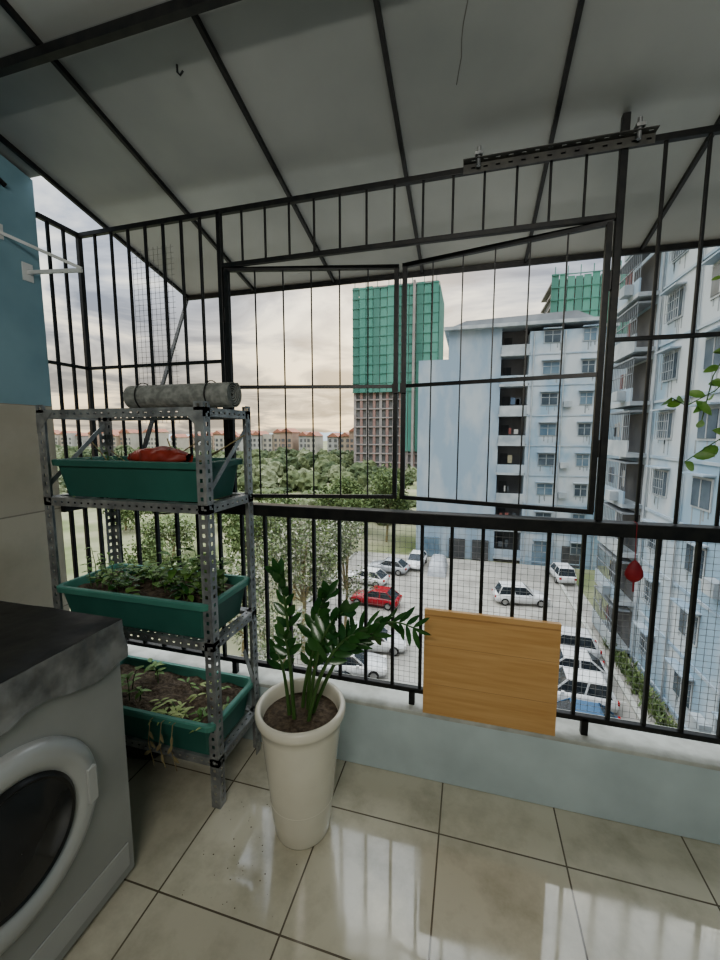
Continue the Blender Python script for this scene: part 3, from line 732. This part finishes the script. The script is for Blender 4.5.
car(4.6,35.6,8,Wt,4.5,True); car(9.2,42.8,95,Wt,4.4,True); car(-7.4,32.0,175,(.30,.015,.025),4.3)
car(-5.3,43,-95,Wt); car(-9.4,36.6,170,Wt,4.4); car(-7.9,40.3,172,(.40,.42,.45),4.3); car(-6.6,22.0,12,Wt); car(-5.9,25.0,10,Wt,4.4,True)
car(-6.4,19.2,12,(.03,.035,.04)); car(5.6,22.6,178,Wt,4.4,True); car(6.0,25.2,178,Wt,4.4); car(6.3,27.8,178,(.62,.63,.65),4.3,True); car(5.3,20.0,178,(.08,.15,.25),4.2)
m=MB(); M_tarp=pmat('silver_tarpaulin',(.40,.42,.45),(.30,.32,.35),rough=.5,scale=2,bump=.5)
def tarp(a,b_):
    u=a*2-1; v=b_*2-1
    z=(1-abs(u)**5)*(1-abs(v)**5); hh=1.45-.45*max(0,abs(u)-.45)/.55
    return (-2.9+v*.95+.04*noise.noise(Vector((u*5,v*5,1))),42.2+u*2.2,GZ+.05+hh*max(z,0)**.6+.05*noise.noise(Vector((u*8,v*8,0)))*z)
m.grid(24,12,tarp,M_tarp); m.obj('covered_car')

# ------------------------------------------------------------------ sky
w=bpy.data.worlds.new('sky'); scene.world=w; w.use_nodes=True; nt=w.node_tree; N=nt.nodes; L=nt.links
for n_ in list(N): N.remove(n_)
out=N.new('ShaderNodeOutputWorld'); bg=N.new('ShaderNodeBackground'); L.new(bg.outputs[0],out.inputs[0])
tc=N.new('ShaderNodeTexCoord'); sx=N.new('ShaderNodeSeparateXYZ'); L.new(tc.outputs['Generated'],sx.inputs[0])
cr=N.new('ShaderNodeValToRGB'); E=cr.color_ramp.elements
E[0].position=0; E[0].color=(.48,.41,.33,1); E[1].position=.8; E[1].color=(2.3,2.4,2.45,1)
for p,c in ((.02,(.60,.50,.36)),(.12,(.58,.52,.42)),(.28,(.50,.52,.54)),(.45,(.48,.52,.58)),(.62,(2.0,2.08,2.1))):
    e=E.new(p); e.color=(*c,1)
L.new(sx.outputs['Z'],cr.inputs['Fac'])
zc=N.new('ShaderNodeMath'); zc.operation='MAXIMUM'; zc.inputs[1].default_value=0; L.new(sx.outputs['Z'],zc.inputs[0])
za=N.new('ShaderNodeMath'); za.operation='ADD'; za.inputs[1].default_value=.16; L.new(zc.outputs[0],za.inputs[0])
cb=N.new('ShaderNodeCombineXYZ')
for i,ax in enumerate('XY'):
    d=N.new('ShaderNodeMath'); d.operation='DIVIDE'; L.new(sx.outputs[ax],d.inputs[0]); L.new(za.outputs[0],d.inputs[1]); L.new(d.outputs[0],cb.inputs[i])
nz=N.new('ShaderNodeTexNoise'); nz.inputs['Scale'].default_value=1.25; nz.inputs['Detail'].default_value=9; nz.inputs['Roughness'].default_value=.55; nz.inputs['Distortion'].default_value=.6; L.new(cb.outputs[0],nz.inputs['Vector'])
c2=N.new('ShaderNodeValToRGB'); c2.color_ramp.elements[0].position=.42; c2.color_ramp.elements[0].color=(.44,.47,.54,1); c2.color_ramp.elements[1].position=.60; c2.color_ramp.elements[1].color=(1.55,1.46,1.26,1)
e=c2.color_ramp.elements.new(.5); e.color=(.78,.80,.84,1)
L.new(nz.outputs['Fac'],c2.inputs['Fac'])
mu=N.new('ShaderNodeMixRGB'); mu.blend_type='MULTIPLY'; mu.inputs['Fac'].default_value=1; L.new(cr.outputs['Color'],mu.inputs['Color1']); L.new(c2.outputs['Color'],mu.inputs['Color2'])
dp=N.new('ShaderNodeVectorMath'); dp.operation='DOT_PRODUCT'; sd=Vector((-.24,1.0,.24)).normalized(); dp.inputs[1].default_value=sd; 
nm=N.new('ShaderNodeVectorMath'); nm.operation='NORMALIZE'; L.new(tc.outputs['Generated'],nm.inputs[0]); L.new(nm.outputs[0],dp.inputs[0])
mx0=N.new('ShaderNodeMath'); mx0.operation='MAXIMUM'; mx0.inputs[1].default_value=0; L.new(dp.outputs['Value'],mx0.inputs[0])
pw=N.new('ShaderNodeMath'); pw.operation='POWER'; pw.inputs[1].default_value=30; L.new(mx0.outputs[0],pw.inputs[0])
ad=N.new('ShaderNodeMixRGB'); ad.blend_type='ADD'; L.new(pw.outputs[0],ad.inputs['Fac']); L.new(mu.outputs['Color'],ad.inputs['Color1']); ad.inputs['Color2'].default_value=(.50,.36,.16,1)
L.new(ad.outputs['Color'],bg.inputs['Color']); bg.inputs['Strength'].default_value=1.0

cd=bpy.data.cameras.new('camera'); cam=bpy.data.objects.new('camera',cd); scene.collection.objects.link(cam)
cd.sensor_fit='VERTICAL'; cd.sensor_height=36; cd.sensor_width=27; cd.lens=15.0; cd.clip_start=.02; cd.clip_end=3000
cam.location=(0,0,1.4); cam.rotation_euler=(math.radians(90-6.56),0,math.radians(15.3))
scene.camera=cam
scene.view_settings.view_transform='AgX'; scene.view_settings.exposure=.75
try: scene.view_settings.look='AgX - Medium High Contrast'
except Exception: pass
